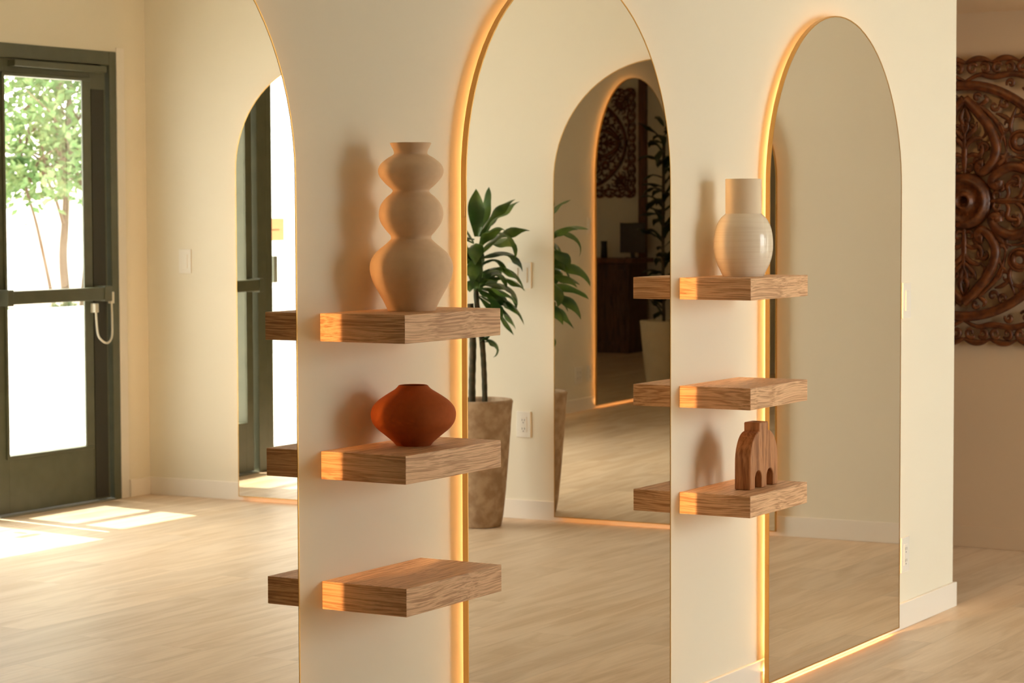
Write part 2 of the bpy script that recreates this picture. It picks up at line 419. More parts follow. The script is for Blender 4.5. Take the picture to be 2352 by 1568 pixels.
# ------------------------------------------------------------------ vases
def prof_from(px, s, base_y):   # px: (y_px, half width px) from top to bottom
    return [(h*s, (base_y-y)*s) for y, h in px]
def smooth_prof(pr, n=6):
    P = catmull([(r, z, 0) for r, z in pr], n)
    return [(max(p.x, 1e-4), p.y) for p in P]
s = .000286
tall = [(1415, 172), (1400, 178), (1340, 207), (1270, 246), (1200, 282), (1120, 301), (1050, 291), (990, 250), (940, 190), (905, 152), (890, 146), (872, 150), (840, 178),
        (780, 219), (715, 233), (650, 217), (600, 178), (570, 142), (552, 132), (536, 143), (500, 184), (450, 225), (405, 236), (360, 218), (320, 172), (295, 130), (283, 121), (262, 124), (235, 138), (210, 150)]
pr = smooth_prof(prof_from(tall, s, 1415), 6)
inner = [(r-.004, z) for r, z in reversed(pr) if z > .06]
bm = bmesh.new(); lathe(bm, [(0, 0)]+pr+[(pr[-1][0]-.002, pr[-1][1]+.001)]+inner+[(0, .06)], 96)
o = link('vase', bm, CLAY, None, True, loc=(-.417, -.097, 1.1507))
tag(o, 'tall matte beige vase with three bulbs and a flared rim on the upper left shelf', 'vase')
s = .00091/2.6133
sq = [(972, 104), (962, 112), (945, 128), (905, 176), (870, 218), (830, 246), (785, 254), (745, 244), (710, 216), (680, 176), (655, 136), (640, 112), (628, 98), (615, 87)]
pr = smooth_prof(prof_from(sq, s, 972), 6)
inner = [(r-.004, z) for r, z in reversed(pr) if z > .02]
bm = bmesh.new(); lathe(bm, [(0, 0)]+pr+[(pr[-1][0]-.002, pr[-1][1]+.0008)]+inner+[(0, .02)], 96)
o = link('vase', bm, TERRA, None, True, loc=(-.416, -.099, .8712))
tag(o, 'squat round terracotta orange vase with a small flat mouth, on the middle left shelf', 'vase')
s = .00115/2.8
bt = thing('bottle_vase', 'ivory bottle vase with glossy round body and matte straight neck, on the upper right shelf', 'vase', (1.211, -.096, 1.1797))
body = [(797, 132), (788, 137), (760, 150), (720, 169), (680, 182), (640, 190), (600, 193), (560, 192), (520, 187), (480, 178), (445, 163), (415, 143), (398, 124), (391, 117)]
pr = smooth_prof(prof_from(body, s, 797), 5)
bm = bmesh.new(); lathe(bm, [(0, 0)]+pr, 96); link('glazed_body', bm, GLAZE, bt, True)
nk = [(391, 116.5), (388, 116), (300, 116.5), (200, 117), (172, 117), (166, 115.5), (166, 110), (172, 108), (380, 107)]
bm = bmesh.new(); lathe(bm, prof_from(nk, s, 797)+[(0, (797-400)*s)], 96); o = link('unglazed_neck', bm, UNGL, bt, True)
o['label'] = 'matte unglazed straight neck'

# carved wooden vase with two arches
def wood_vase():
    W, H, N0, N1, SH = .176, .1755, .058, .113, .152
    pts = [(0, 0), (.030, 0)]
    def notch(a, b, top):
        r = (b-a)/2; c = (a+b)/2; zc = top-r
        return [(a, 0)]+[(c-r*cos(PI*i/12), zc+r*sin(PI*i/12)) for i in range(13)]+[(b, 0)]
    out = [(0, 0)]+notch(.030, .073, .048)+notch(.104, .147, .048)+[(W, 0)]
    sh = [(W, .07)]
    for i in range(1, 11): a = PI/2*i/10; sh.append((N1+(W-N1)*cos(a), .07+(SH-.07)*sin(a)))
    sh2 = [(W-x if False else x, z) for x, z in sh]
    left = [(N0-(N0-0)*cos(PI/2*i/10), .07+(SH-.07)*sin(PI/2*i/10)) for i in range(0, 11)][::-1]
    out += sh2+[(N1, H), (N0, H)]+left
    bm = bmesh.new(); prism(bm, out, -.0235, .0235)
    bm.normal_update()
    sharp = [e for e in bm.edges if len(e.link_faces) == 2 and e.calc_face_angle(0) > .5]
    bmesh.ops.bevel(bm, geom=sharp, offset=.0045, segments=3, profile=.6, affect='EDGES', clamp_overlap=True)
    bmesh.ops.triangulate(bm, faces=[f for f in bm.faces if len(f.verts) > 4])
    return bm
o = link('wooden_vase', wood_vase(), WALNUT, None, True, loc=(1.136, -.1295, .6155))
md = o.modifiers.new('hole', 'BOOLEAN')
hb = bmesh.new(); lathe(hb, [(0, .12), (.0135, .12), (.0135, .19), (0, .19)], 32, c=(.0855, 0, 0))
cut = link('cutter', hb, None, None, loc=o.location)
md.object = cut; md.operation = 'DIFFERENCE'; md.solver = 'EXACT'
dg = bpy.context.evaluated_depsgraph_get(); ev = o.evaluated_get(dg)
nm = bpy.data.meshes.new_from_object(ev); old = o.data; o.modifiers.clear(); o.data = nm
bpy.data.objects.remove(cut)
if not nm.materials: nm.materials.append(WALNUT)
for p in nm.polygons: p.use_smooth = True
nm.set_sharp_from_angle(angle=math.radians(35)) if hasattr(nm, 'set_sharp_from_angle') else None
tag(o, 'carved brown wooden vase with three feet between two arches, on the lower right shelf', 'vase')

# ------------------------------------------------------------------ wall plates
def plate(name, label, cat, loc, rotz, kind, gangs=1, group=None):
    t = thing(name, label, cat, loc, rotz, group)
    w = .070+.046*(gangs-1); h = .115
    box('cover_plate', PLATE, (-w/2, w/2, -.006, -.0003, -h/2, h/2), t, bev=.0015)
    for g in range(gangs):
        c = (g-(gangs-1)/2)*.046
        if kind == 'switch': box('rocker', PLATE, (c-.016, c+.016, -.0095, -.004, -.033, .033), t, bev=.001)
        else:
            rf = box('receptacle_face', PLATE, (c-.0165, c+.0165, -.0075, -.004, -.034, .034), t, bev=.0008)
            for zz in (-.019, .019):
                for sx in (-.006, .006): box('slot', SLOT, (c+sx-.0011, c+sx+.0011, -.0079, -.0070, zz-.004, zz+.005), rf)
                box('slot', SLOT, (c-.0022, c+.0022, -.0079, -.0070, zz-.013, zz-.0085), rf)
    return t
plate('light_switch', 'white light switch on the wall right of the large arched mirror', 'switch', (2.66, 0, 1.063), 0, 'switch')
plate('wall_outlet', 'white outlet low on the wall right of the large arched mirror', 'outlet', (2.66, 0, .238), 0, 'outlet')
plate('wall_outlet', 'white outlet beside the planter, seen in the middle mirror', 'outlet', on_side(-2.497, 0, .418), SROT, 'outlet')
plate('light_switch', 'double switch plate half hidden behind the plant leaves', 'switch', on_side(-2.515, 0, 1.075), SROT, 'switch', 2)
plate('light_switch', 'faint white switch near the room corner, seen in the left mirror', 'switch', on_side(-4.315, 0, 1.124), SROT, 'switch')
plate('wall_outlet', 'double outlet low on the wall, seen in the nested mirror', 'outlet', (-.853, YO, .245), PI, 'outlet', 2)
plate('light_switch', 'white switch beside the glowing rim of the darkest arched mirror', 'switch', (-1.045, YO, 1.26), PI, 'switch')
plate('wall_outlet', 'narrow outlet beside the glowing rim of the darkest arched mirror', 'outlet', (-1.045, YO, .245), PI, 'outlet')

# ------------------------------------------------------------------ door and window (structure)
door = bpy.data.objects.new('door_1', None); COL.objects.link(door); door.location = (0, YO, 0)
structure(door, 'dark green framed glass door with a push bar')
Y0, Y1 = -.062, -.012          # leaf
def dpart(name, mat, boxes, bev=.002, parent=None):
    bm = bmesh.new()
    for b in boxes: bx(bm, *b, bev=bev)
    return link(name, bm, mat, parent or door)
GX0, GX1, GB, GT = 3.33, 3.903, .27, 1.966
dpart('door_frame', DOORM, [(4.03, DX1, -.10, .004, 0, DZ), (3.14, 4.03, -.10, .004, 2.0455, DZ), (3.14, 3.228, -.10, .004, 0, 2.0455), (3.14, 4.03, -.10, -.064, 2.02, 2.05)])
dpart('door_leaf', DOORM, [(3.255, GX0, Y0, Y1, .012, 2.045), (GX1, 4.018, Y0, Y1, .012, 2.045), (GX0, GX1, Y0, Y1, GT, 2.045), (GX0, GX1, Y0, Y1, .012, GB)])
dpart('glazing_bead', DOORM, [(GX1-.055, GX1+.002, Y1-.004, Y1+.006, GB, GT), (GX0-.016, GX0, Y1, Y1+.008, GB-.016, GT+.016), (GX0, GX1, Y1, Y1+.008, GT, GT+.016), (GX0, GX1, Y1, Y1+.008, GB-.016, GB)])
dpart('stile_strip', DARKSTRIP, [(3.912, 4.002, Y1, Y1+.004, .02, 1.93)], .001)  # thin near-black strip laid over one door stile
dpart('top_closer', DOORM, [(3.36, 3.98, Y1, .03, 2.008, 2.036)])
def pane(name, x0, x1, y, z0, z1, parent):   # one thin sheet
    bm = bmesh.new(); v = [bm.verts.new(p) for p in ((x0, y, z0), (x1, y, z0), (x1, y, z1), (x0, y, z1))]
    bm.faces.new(v); return link(name, bm, PANE, parent)
pane('door_pane', GX0-.005, GX1+.005, -.059, GB-.005, GT+.005, door)
pb = dpart('push_bar', DOORM, [(3.285, 3.94, .012, .055, .950, 1.010)], .004)
dpart('end_bracket', DOORM, [(3.915, 3.965, Y1, .060, .944, 1.016), (3.262, 3.30, Y1, .060, .944, 1.016)], .003, pb)
dpart('threshold', pbr('threshold_metal', (.30, .31, .27), .4, metal=.6), [(3.24, 4.03, -.11, .012, 0, .008)], .002)
bm = bmesh.new()   # hanging door loop cable
cp = catmull([(3.90, .014, .905), (3.903, .020, .80), (3.915, .03, .765), (3.955, .034, .748), (3.992, .03, .775), (4.005, .022, .85), (4.012, .014, .93), (4.014, .012, .97)], 8)
tube(bm, cp, .0052, 8); link('loop_cable', bm, CABLE, door, True)
dpart('cable_plug', CABLE, [(3.887, 3.913, Y1, .022, .892, .935), (4.003, 4.030, .0, .018, .93, .985)], .003)
# store-front window left of the door
win = bpy.data.objects.new('window_1', None); COL.objects.link(win); win.location = (0, YO, 0)
structure(win, 'tall dark-framed storefront window beside the door')
dpart('window_frame', DOORM, [(WX0, WX0+.05, -.10, .004, WZ0, WZ1), (3.085, WX1, -.10, .004, WZ0, WZ1), (WX0+.05, 3.085, -.10, .004, WZ1-.05, WZ1), (WX0+.05, 3.085, -.10, .004, WZ0, WZ0+.05), (2.24, 2.29, -.10, .004, WZ0+.05, WZ1-.05)], .002, win)
pane('window_pane', WX0+.05, 2.24, -.047, WZ0+.05, WZ1-.05, win)
pane('window_pane', 2.29, 3.085, -.047, WZ0+.05, WZ1-.05, win)
# square notice on the glass, card reader below it
t = thing('window_notice', 'small peach square notice with a grey line of writing on the window glass', 'sign', (2.96, YO-.0435, 1.265), PI)
box('card', SIGNM, (-.068, .068, -.003, 0, -.058, .058), t, bev=.0014)
bm = bmesh.new()
for i in range(7): bx(bm, -.050+i*.0105, -.044+i*.0105, -.0036, -.0028, -.007+.001*(i % 2), .002+.002*((i*3) % 2))
link('writing', bm, GREYM, t)
t = thing('card_reader', 'slim grey card reader on the window glass beneath the peach notice', 'card reader', (3.0, YO-.0435, 1.055), PI)
box('housing', GREYM, (-.016, .016, -.018, 0, -.070, .070), t, bev=.004)
box('indicator', STEELG, (-.010, .010, -.0195, -.017, .02, .05), t, bev=.0005)

# ------------------------------------------------------------------ outside
G = box('ground', CONC, (-6, 26, -17.5, YO-.18, -.1, -.02)); structure(G, 'pale sunlit paving outside')
pw = box('planter_wall', STUCCO, (2, 16, -7.75, -7.5, -.02, .735), bev=.01); structure(pw, 'white planter wall outside the door')
bed = box('planter_soil', pbr('pale_mulch', (.34, .27, .20), .95, bump=(30, 1, .03)), (2, 16, -12, -7.75, -.02, .66)); structure(bed)
tl = thing('wall_light', 'small grey step light on the white outdoor planter wall', 'outdoor light', (6.675, -7.5, .16), 0)
bm = bmesh.new(); bx(bm, -.11, .11, 0, .012, -.058, .058, .003); link('housing', bm, STEELG, tl)
bm = bmesh.new(); bx(bm, -.09, .09, .012, .016, -.028, .012, .001); link('louvre', bm, GREYM, tl)
bx_b = thing('neighbouring_building', 'pale neighbouring building behind the tree outside', 'building', (16, -16, 0))
box('facade', STUCCO, (-8, 6, -.6, 0, -.02, 2.6), bx_b)
box('roof_band', pbr('pinkish_stucco', (.62, .52, .46), .9), (-8, 6, 0, .05, 1.02, 1.24), bx_b)
box('doorway', STEELG, (-.42, -.18, 0, .03, .3, 1.9), bx_b)

def leaf_quad(bm, p, d, up, l, w, fold=.15):
    d = d.normalized(); s = d.cross(up)
    if s.length < 1e-4: s = Vector((1, 0, 0))
    s.normalize(); n = s.cross(d)
    a = bm.verts.new(p); b = bm.verts.new(p+d*l*.5+s*w/2+n*fold*w); c = bm.verts.new(p+d*l); e = bm.verts.new(p+d*l*.5-s*w/2+n*fold*w)
    bm.faces.new((a, b, c)); bm.faces.new((a, c, e))

rnd = random.Random(5)
tree = thing('garden_tree', 'multi-stemmed green tree growing in the planter outside the door', 'tree', (8.6, -8.95, .66))
stems = [[(0.0, 0, -.04), (-.10, .02, .25), (-.19, 0, .62), (-.28, -.02, .92), (-.42, .05, 1.35)],
         [(.14, 0, -.04), (.15, -.05, .35), (.13, 0, .70), (.10, .05, 1.2), (.2, 0, 1.7)],
         [(.24, .06, -.04), (.27, .08, .35), (.33, .05, .75), (.38, 0, 1.2), (.34, 0, 1.75)],
         [(.10, .0, .62), (.0, .02, .80), (-.12, .05, .96), (-.2, .05, 1.3)]]
rads = [.016, .036, .034, .015]
for st, r0 in zip(stems, rads):
    P = catmull(st, 6); bm = bmesh.new(); tube(bm, P, [r0*(1-.5*i/len(P)) for i in range(len(P))], 8); link('stem', bm, TRUNK, tree, True)
bm = bmesh.new()
clusters = []
for i in range(120):
    a = rnd.uniform(0, 2*PI); rr = rnd.uniform(0, 1)**.5*.95; zz = rnd.uniform(.92, 2.6)
    clusters.append(Vector((.05+rr*cos(a), .7*rr*sin(a), zz)))
for c in [(-.42, 0, 1.02), (-.30, .1, .86), (-.12, 0, .98), (.15, 0, 1.0), (.35, 0, 1.05), (-.5, 0, 1.2)]: clusters.append(Vector(c))
for c in clusters:
    for k in range(60):
        v = Vector((rnd.gauss(0, 1), rnd.gauss(0, 1), rnd.gauss(0, .8)))*.11
        d = Vector((rnd.uniform(-1, 1), rnd.uniform(-1, 1), rnd.uniform(-.9, .5)))
        leaf_quad(bm, c+v, d, Vector((rnd.uniform(-1, 1), rnd.uniform(-1, 1), 1)), rnd.uniform(.06, .10), rnd.uniform(.04, .06))
fo = link('foliage', bm, TREELEAF, tree); fo['kind'] = 'stuff'
bm = bmesh.new()
for i in range(26):
    c = rnd.choice(clusters); e = Vector((c.x+rnd.uniform(-.3, .3), c.y, c.z+rnd.uniform(.1, .4)))
    b0 = Vector((rnd.choice([-.3, .12, .3]), 0, max(.9, c.z-.5)))
    tube(bm, [b0, (b0+c)/2+Vector((0, 0, .06)), c, e], [.012, .009, .006, .003], 5)
link('branches', bm, TRUNK, tree, True)
def shrub(loc, r, h, n, label, seed):
    rd = random.Random(seed); bm = bmesh.new()
    for i in range(n):
        a = rd.uniform(0, 2*PI); rr = rd.uniform(0, r)
        leaf_quad(bm, Vector((rr*cos(a), rr*sin(a), rd.uniform(0, h*(1-rr/r*.6)))), Vector((cos(a), sin(a), rd.uniform(.2, 1.2))), Vector((0, 0, 1)), .06, .03)
    o = link('garden_shrub', bm, SHRUBLEAF, None, loc=loc); return tag(o, label, 'shrub', 'shrubs in the outdoor planter')
shrub((7.62, -8.0, .655), .10, .10, 120, 'low green shrub at the foot of the leaning stem in the planter outside', 1)
shrub((7.03, -8.0, .655), .08, .07, 90, 'small green shrub at the left of the planter outside', 2)
for i, (x, y, h) in enumerate([(8.62, -9.8, .26), (8.9, -9.9, .22)]):
    bm = bmesh.new(); 
    for k in range(9):
        a = k*2.4; tube(bm, [(0, 0, 0), (.03*cos(a), .03*sin(a), h*.6), (.09*cos(a), .09*sin(a), h)], [.012, .009, .002], 5)
    o = link('spiky_plant', bm, SHRUBLEAF, None, True, loc=(x, y, .655))
    tag(o, ['spiky upright plant farther left in the planter outside', 'shorter spiky plant nearer the tree in the planter outside'][i], 'plant')

# ------------------------------------------------------------------ potted dracaena
def strap_leaf(bm, base, az, el, length, width, droop, twist=0.0, nseg=12, curl=0.0, bend=0.0):
    """broad arching leaf: starts along (az, el) and droops"""
    p = Vector(base); d = Vector((cos(az)*cos(el), sin(az)*cos(el), sin(el)))
    prev = None; st = length/nseg; a_ = az
    for i in range(nseg+1):
        t = i/nseg
        w = width*(.30+.9*math.sin(min(t*1.25, 1)*PI*.5))*(1-max(0, (t-.55)/.45)**1.8)+.0008
        w = max(w, .0008)
        horiz = Vector((-sin(a_), cos(a_), 0))
        side = (horiz*cos(twist*t)+d.cross(horiz)*sin(twist*t)).normalized()
        up = side.cross(d).normalized()
        wav = .4*sin(t*10+az*5)*w
        L_ = p-side*w/2+up*(w*.28+wav*.4); C_ = p.copy(); R_ = p+side*w/2+up*(w*.28-wav*.4)
        cur = [bm.verts.new(L_), bm.verts.new(C_), bm.verts.new(R_)]
        if prev:
            bm.faces.new((prev[0], prev[1], cur[1], cur[0])); bm.faces.new((prev[1], prev[2], cur[2], cur[1]))
        prev = cur
        p = p+d*st
        el -= droop*st/length*(.4+1.6*t)
        a_ += bend*st/length
        d = Vector((cos(a_)*cos(el), sin(a_)*cos(el), sin(el)))

def pot(bm, rt, rb, h, wall=.014):
    pr = [(0, 0), (rb-.004, 0), (rb, .006)]
    for i in range(1, 12):
        t = i/12; pr.append((rb+(rt-rb)*(t**.75), h*t))
    pr += [(rt, h-.018), (rt+.002, h-.008), (rt-.003, h), (rt-wall, h), (rt-wall-.003, h-.01), (rt-wall-.008, h-.075), (0, h-.075)]
    lathe(bm, pr, 72)

PX, PY = 4.082, -2.558
dp = thing('potted_dracaena', 'potted corn plant in a tall weathered clay planter, seen in the middle mirror', 'plant', (PX, PY, 0))
bm = bmesh.new(); pot(bm, .154, .104, .548); link('planter', bm, POTM, dp, True)
bm = bmesh.new(); lathe(bm, [(0, .482), (.07, .484), (.139, .478)], 40); link('soil', bm, SOIL, dp, True)
bm = bmesh.new()
canes = [[(.01, .035, .47), (.012, .030, .65), (.008, .022, .80), (0, .0, .98), (.0, -.005, 1.18)],
         [(-.015, -.015, .47), (-.01, -.018, .62), (-.012, -.012, .80), (-.02, -.02, .96)]]
link_c = []
for i, c in enumerate(canes):
    bm = bmesh.new(); P = catmull(c, 14)
    tube(bm, P, [(.0115 if i == 0 else .0145)*(1+.07*((k//2) % 2)) for k in range(len(P))], 12); link('cane', bm, BARK, dp, True)
rd = random.Random(21)
leaves = []
# azimuth 90deg = towards the mirrors (screen right in the mirror)
def A(x): return math.radians(x)
spec = [  # az, el, z, length, width, droop, twist, bend
 (88, 62, 1.17, .22, .040, .9, .3, 0), (96, 38, 1.14, .27, .030, 2.6, .2, .2), (80, 50, 1.10, .24, .045, 1.2, .6, 0),
 (70, 28, 1.08, .22, .045, 2.0, .8, .3), (100, 22, 1.02, .27, .040, 1.7, .9, 0), (84, 12, .995, .21, .036, 1.1, .5, 0),
 (60, 15, .97, .22, .05, 2.3, .7, .4), (110, 5, .96, .23, .036, .9, .9, -.2), (90, -5, .945, .25, .038, 1.2, .7, 0),
 (75, -22, .93, .20, .040, .9, .4, 0), (95, -28, .925, .22, .042, .6, .4, 0), (120, 45, 1.12, .24, .045, 1.2, .2, 0),
 (45, 60, 1.16, .22, .045, .8, 0, 0), (10, 78, 1.18, .19, .045, .3, 0, 0), (150, 74, 1.17, .20, .05, .4, 0, 0),
 (92, 30, 1.055, .17, .040, 2.2, .4, 0), (78, 2, .96, .16, .05, 1.6, .2, 0), (105, -12, .955, .18, .045, 1.2, .1, 0),
 (85, 40, .99, .17, .05, 2.4, .3, .3), (65, -10, .94, .15, .045, .9, 0, 0),
]
for sp in spec: leaves.append(sp)
for i in range(22):
    az = 150+i*137.5 % 240
    leaves.append((az % 360, rd.uniform(-20, 65), rd.uniform(.94, 1.17), rd.uniform(.17, .26), rd.uniform(.036, .05), rd.uniform(.8, 2.4), rd.uniform(-.6, .8), rd.uniform(-.3, .3)))
for sp in [(90, 20, .80, .15, .022, 3.2, .3, 0), (80, 35, .785, .10, .018, 2.5, .3, 0), (110, 10, .86, .09, .02, 2, 0, 0), (60, -30, .83, .10, .03, .5, 0, 0), (100, 50, .79, .07, .02, 1, 0, 0)]: leaves.append(sp)
for az, el, z, ln, w, dr, tw, bd in leaves:
    bm = bmesh.new()
    a = A(az); r0 = .012
    strap_leaf(bm, (r0*cos(a), r0*sin(a)+.003, (z-.9)*1.05+.965 if z > .9 else z), a, A(el), ln*1.13, w*(1.3 if z > .9 else 1.1), dr, tw, 14, 0, bd)
    o = link('leaf', bm, LEAF, dp, True)

# second plant: tall dark one in a cream planter, only seen deep in the mirrors
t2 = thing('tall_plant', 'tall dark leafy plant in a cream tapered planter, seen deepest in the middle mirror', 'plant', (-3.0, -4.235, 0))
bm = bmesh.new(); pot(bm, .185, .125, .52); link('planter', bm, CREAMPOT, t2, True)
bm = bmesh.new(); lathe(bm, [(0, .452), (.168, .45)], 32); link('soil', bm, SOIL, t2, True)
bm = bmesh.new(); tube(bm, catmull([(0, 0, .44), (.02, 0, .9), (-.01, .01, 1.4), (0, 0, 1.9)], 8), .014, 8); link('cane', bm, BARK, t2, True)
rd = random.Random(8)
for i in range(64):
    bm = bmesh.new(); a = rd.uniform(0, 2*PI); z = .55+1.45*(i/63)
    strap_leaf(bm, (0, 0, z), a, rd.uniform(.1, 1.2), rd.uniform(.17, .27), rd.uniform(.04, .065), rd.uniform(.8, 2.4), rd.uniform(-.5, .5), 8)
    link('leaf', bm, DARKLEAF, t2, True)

# ------------------------------------------------------------------ carved panels
def spiral(cx, cy, r, a0, turns, hand=1, n=22, r1=.15):
    out = []
    for i in range(n):
        t = i/(n-1); rr = r*(1-(1-r1)*t); a = a0+hand*turns*2*PI*t
        out.append((cx+rr*cos(a), cy+rr*sin(a)))
    return out
def carved_panel(label, loc, rotz, size=1.13):
    """openwork square mandala; local x across, z up, front towards -y"""
    t = thing('carved_panel', label, 'wall art', loc, rotz, 'carved wooden panels')
    k = size/1.13; Yv = Vector((0, 1, 0))
    def strap(bm, pts, r, depth=-.014, fl=.8, seg=6, taper=True):
        P = [Vector((x*k, depth, z*k)) for x, z in pts]; n = len(P)
        R = [r*k*((.45+.55*sin(PI*min(1, (i+.6)/n*1.15))) if taper else 1) for i in range(n)]
        tube(cur[0], P, [q*1.18 for q in R], seg, flat=(Yv, fl))
    def cm(p, n=6): return [(q.x, q.y) for q in catmull([(a, b, 0) for a, b in p], n)]
    cur = [None]
    def sym4(f, name):
        for q in range(4):
            c_, s_ = [(1, 0), (0, 1), (-1, 0), (0, -1)][q]
            cur[0] = bmesh.new()
            for mxr in (1, -1):
                f(lambda x, z, c_=c_, s_=s_, mxr=mxr: ((x*mxr)*c_-z*s_, (x*mxr)*s_+z*c_))
            link(name, cur[0], CARVE, t, True)
    # hub rosette
    bm = bmesh.new(); tb = bmesh.new()
    lathe(tb, [(0, .006), (.016, .008), (.020, .034), (.026, .042), (.033, .040), (.037, .028), (.050, .022), (.070, .024), (.076, .034), (.084, .036), (.092, .030), (.098, .022), (.106, .020), (.113, .006), (.113, 0), (0, 0)], 48)
    for v in tb.verts:
        r = math.hypot(v.co.x, v.co.y)
        if .05 < r < .1: v.co.z += .003*cos(math.atan2(v.co.y, v.co.x)*24)
    join(bm, tb, Matrix.Rotation(PI/2, 4, 'X') @ Matrix.Scale(k, 4)); link('rosette', bm, CARVE, t, True)
    # round strap ring
    bm = bmesh.new()
    ring = [(.452*cos(2*PI*i/96)*(1+.018*cos(8*PI*i/96)), .452*sin(2*PI*i/96)*(1+.018*cos(8*PI*i/96))) for i in range(96)]
    tube(bm, [Vector((x*k, -.016, z*k)) for x, z in ring], .020*k, 8, True, flat=(Yv, .8)); link('ring_band', bm, CARVE, t, True)
    # petals: pointed arches on the four axes, with scroll feet at the hub
    bm = bmesh.new()
    def petal(T):
        p = cm([(0, .405), (.045, .365), (.105, .29), (.135, .215), (.125, .165), (.10, .13), (.075, .118), (.062, .128), (.066, .145), (.082, .148)])
        strap(bm, [T(x, z) for x, z in p], .0175, -.020, taper=False)
        p2 = cm([(.02, .40), (.085, .36), (.14, .30), (.168, .235), (.175, .19)])
        strap(bm, [T(x, z) for x, z in p2], .009, -.012)
    sym4(petal, 'petal_strap')
    # tree motif in each petal
    bm = bmesh.new()
    def motif(T):
        S = lambda pts, r, d=-.014: strap(bm, [T(x, z) for x, z in pts], r, d)
        S(cm([(0, .11), (.002, .17), (0, .24), (0, .32)]), .010)
        S(spiral(.022, .137, .017, -2.6, .8, 1, 16, .6), .0075)
        S(cm([(0, .17), (.03, .185), (.06, .18), (.075, .20), (.07, .225), (.05, .228)]), .010)
        S(spiral(.083, .21, .026, 3.6, .9, -1, 16, .3), .008)
        S(cm([(0, .20), (.02, .235), (.055, .25), (.075, .245)]), .010)
        S(spiral(.052, .155, .012, 0, .9, 1, 12, .5), .008)
        S(cm([(0, .24), (.022, .265), (.045, .29), (.05, .315)]), .009)
        S(spiral(.030, .29, .014, -1, .9, 1, 12, .4), .007)
        S(cm([(0, .30), (.016, .325), (.012, .35), (0, .375)]), .009)
        S(cm([(0, .265), (.012, .30), (.004, .33)]), .008)
        S(cm([(.075, .25), (.09, .27), (.08, .30), (.062, .325)]), .007)
    sym4(motif, 'tree_motif')
    # diagonal fields: ring boss, leaves, scrolls
    bm = bmesh.new()
    def diag(T):
        S = lambda pts, r, d=-.014: strap(bm, [T(x, z) for x, z in pts], r, d)
        c = .232
        for rr, w in ((.026, .011), (.043, .006)):
            n = 20; S([(c+rr*cos(2*PI*i/n), c+rr*sin(2*PI*i/n)) for i in range(n+1)], w, -.018)
        S(cm([(.115, .115), (.15, .15), (.185, .188)]), .012)
        S(cm([(.14, .185), (.165, .175), (.178, .20)]), .009)
        S(cm([(.262, .262), (.285, .285), (.315, .318)]), .010)
        S(spiral(.175, .30, .024, 3.4, 1.0, 1, 16, .3), .008)
        S(cm([(.205, .255), (.19, .29), (.20, .33), (.215, .37)]), .009)
        S(cm([(.20, .33), (.235, .335), (.255, .31)]), .008)
        S(cm([(.20, .31), (.16, .335), (.13, .345)]), .008)
        S(spiral(.125, .375, .020, .4, 1.0, -1, 14, .3), .008)
        S(cm([(.165, .26), (.15, .30), (.12, .32)]), .007)
        S(spiral(.165, .385, .018, 2, 1.0, 1, 14, .3), .008)
        S(spiral(.245, .35, .020, 1, 1.0, -1, 14, .3), .008)
        S(spiral(.285, .31, .014, 1, 1.0, 1, 12, .3), .007)
        S(cm([(.06, .38), (.09, .40), (.08, .42)]), .009)
        S(spiral(.052, .412, .016, 0, 1.0, 1, 14, .3), .008)
        S(cm([(.145, .20), (.15, .24), (.17, .27), (.20, .285)]), .006)
    sym4(diag, 'diagonal_scrollwork')
    # corner fields outside the ring and scalloped border
    bm = bmesh.new()
    def corner(T):
        S = lambda pts, r, d=-.014: strap(bm, [T(x, z) for x, z in pts], r, d)
        S(cm([(.0, .475), (.06, .50), (.12, .49), (.20, .50), (.28, .485), (.36, .50), (.44, .49), (.52, .52)]), .011)
        x = .03
        i = 0
        while x < .55:
            S(spiral(x, .525, .022, 2.6 if i % 2 else .5, 1.0, -1 if i % 2 else 1, 14, .35), .0085)
            x += .052; i += 1
        # scalloped edge
        for q in range(5):
            a, b = q*.113, (q+1)*.113
            S(cm([(a, .548), ((a*3+b)/4, .560), ((a+b)/2, .564), ((a+3*b)/4, .560), (b, .548)]), .011, -.010)
        S(spiral(.40, .40, .045, 2.2, 1.2, 1, 22, .2), .010)
        S(spiral(.335, .43, .032, 3.6, 1.1, -1, 18, .2), .009)
        S(spiral(.26, .455, .024, 3.6, 1.1, 1, 16, .2), .008)
        S(spiral(.19, .462, .018, 3.6, 1.1, -1, 14, .2), .008)
        S(spiral(.47, .47, .030, .8, 1.1, -1, 18, .2), .010)
        S(spiral(.475, .40, .028, .8, 1.1, 1, 18, .2), .009)
        S(cm([(.33, .33), (.37, .37), (.43, .44), (.50, .51)]), .011)
        S(cm([(.30, .38), (.34, .395), (.37, .44), (.38, .49)]), .009)
        S(cm([(.36, .36), (.42, .355), (.46, .36), (.50, .35)]), .009)
    sym4(corner, 'scalloped_border')
    return t
carved_panel('dark brown openwork carved wood panel hanging beyond the mirror wall end', on_side(.447, .012, 1.389), SROT)
carved_panel('dark openwork carved panel seen deepest in the middle mirror, on the dim end wall', (XE+.013, -1.60, 2.02), PI/2, 1.05)

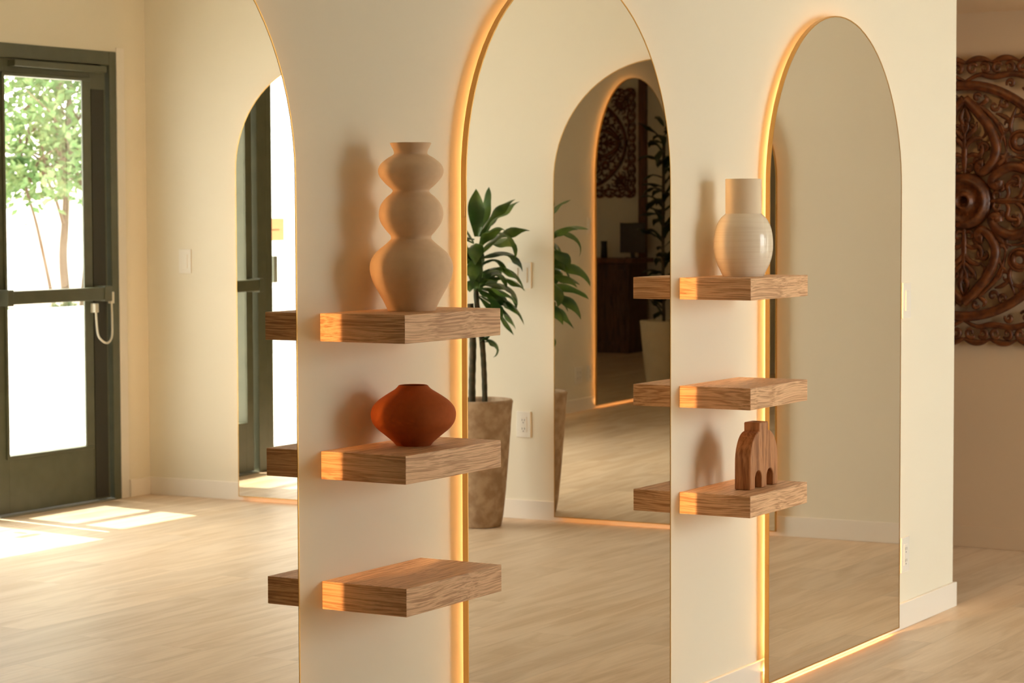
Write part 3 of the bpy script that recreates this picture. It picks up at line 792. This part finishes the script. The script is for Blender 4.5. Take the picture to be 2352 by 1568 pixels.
# ------------------------------------------------------------------ dim end of the room (seen through three reflections)
dk = thing('reception_desk', 'dark wooden reception desk against the dim end wall', 'desk', (XE+.35, -1.55, 0))
box('desk_front', DARKWD, (-.22, .25, -.75, .5, .0, .86), dk, bev=.004)
box('desk_top', REDWD, (-.27, .30, -.80, .55, .862, .905), dk, bev=.006)
bm = bmesh.new()
for i in range(5): bx(bm, .251, .262, -.72+i*.25, -.54+i*.25, .08, .80, .002)
link('front_panels', bm, DARKWD, dk)
mo = thing('monitor', 'black computer monitor standing on the reception desk', 'monitor', (XE+.34, -2.235, .9055))
box('screen', SCREEN, (-.012, .012, -.13, .13, .05, .34), mo, bev=.003); box('stand', SCREEN, (-.01, .01, -.02, .02, .005, .07), mo); box('stand_base', SCREEN, (-.05, .05, -.06, .06, 0, .008), mo, bev=.002)
bm = bmesh.new(); lathe(bm, [(0, 0), (.03, 0), (.034, .01), (.030, .12), (.033, .16), (.028, .165), (.025, .01), (0, .01)], 32)
tag(link('table_tumbler', bm, SCREEN, None, True, loc=(XE+.40, -1.96, .9055)), 'small dark tumbler standing on the reception desk', 'tumbler')
structure(box('trim_2', REDWD, (XE, XE+.05, -2.25, -2.17, 0, HC-.001), bev=.004), 'red-brown wooden post on the dim end wall')

# ------------------------------------------------------------------ fill light added to warm the passage, fitting unseen
pl = thing('passage_fill_light', 'unseen warm fill light added under the passage soffit', 'added light', (3.72, .55, ZS))
bm = bmesh.new(); lathe(bm, [(.05, -.001), (.06, -.001), (.062, -.006), (.05, -.006), (.05, -.001)], 32); link('trim_ring', bm, TRIMM, pl, True)
m_, nt_, out_ = newmat('passage_fill_glow'); e_ = N(nt_, 'ShaderNodeEmission', Strength=85.0); e_.inputs['Color'].default_value = (1, .55, .22, 1); L(nt_, e_, 0, out_, 'Surface')
bm = bmesh.new(); lathe(bm, [(0, -.003), (.05, -.003)], 32); link('lens', bm, m_, pl)

# ------------------------------------------------------------------ light
w = bpy.data.worlds.new('sky'); sc.world = w; w.use_nodes = True
nt = w.node_tree; nt.nodes.clear()
bg = nt.nodes.new('ShaderNodeBackground'); bg.inputs['Color'].default_value = (1, .995, .98, 1); bg.inputs['Strength'].default_value = 12.0
wo = nt.nodes.new('ShaderNodeOutputWorld'); nt.links.new(bg.outputs[0], wo.inputs[0])
sd = bpy.data.lights.new('sun', 'SUN'); sd.energy = 16; sd.angle = math.radians(.55); sd.color = (1, .95, .86)
so = bpy.data.objects.new('sun', sd); COL.objects.link(so)
so.rotation_euler = Vector((-.05, .42, -1)).to_track_quat('-Z', 'Y').to_euler()
def portal(x0, x1, z0, z1):
    ld = bpy.data.lights.new('portal', 'AREA'); ld.shape = 'RECTANGLE'; ld.size = x1-x0; ld.size_y = z1-z0
    ld.cycles.is_portal = True
    o = bpy.data.objects.new('portal', ld); COL.objects.link(o); o.location = ((x0+x1)/2, YO-.12, (z0+z1)/2)
    o.rotation_euler = (PI/2, 0, 0)
portal(WX0, WX1, WZ0, WZ1); portal(GX0, GX1, GB, GT)

# ------------------------------------------------------------------ camera
F = 5342.2165
yaw, pitch, roll = math.radians(59.4964), math.radians(3.1889), math.radians(-.2126)
fw = Vector((sin(yaw)*cos(pitch), cos(yaw)*cos(pitch), -sin(pitch)))
rt = Vector((cos(yaw), -sin(yaw), 0)); up = rt.cross(fw)
rt, up = rt*cos(roll)+up*sin(roll), up*cos(roll)-rt*sin(roll)
cd = bpy.data.cameras.new('camera'); cam = bpy.data.objects.new('camera', cd); COL.objects.link(cam)
M = Matrix((rt, up, -fw)).transposed().to_4x4(); M.translation = Vector((-4.4536, -2.7157, 1.3534)); cam.matrix_world = M
cd.sensor_width = 36; cd.lens = F/2352*36; cd.clip_start = .05; cd.clip_end = 200
cd.dof.use_dof = True; cd.dof.focus_distance = 5.3; cd.dof.aperture_fstop = 11
sc.camera = cam

# ------------------------------------------------------------------ render look
sc.view_settings.view_transform = 'Standard'; sc.view_settings.look = 'None'
sc.view_settings.exposure = -0.08; sc.view_settings.gamma = 1
cy = sc.cycles
cy.max_bounces = 14; cy.diffuse_bounces = 6; cy.glossy_bounces = 8; cy.transparent_max_bounces = 16
cy.caustics_reflective = True; cy.caustics_refractive = False
cy.sample_clamp_indirect = 5
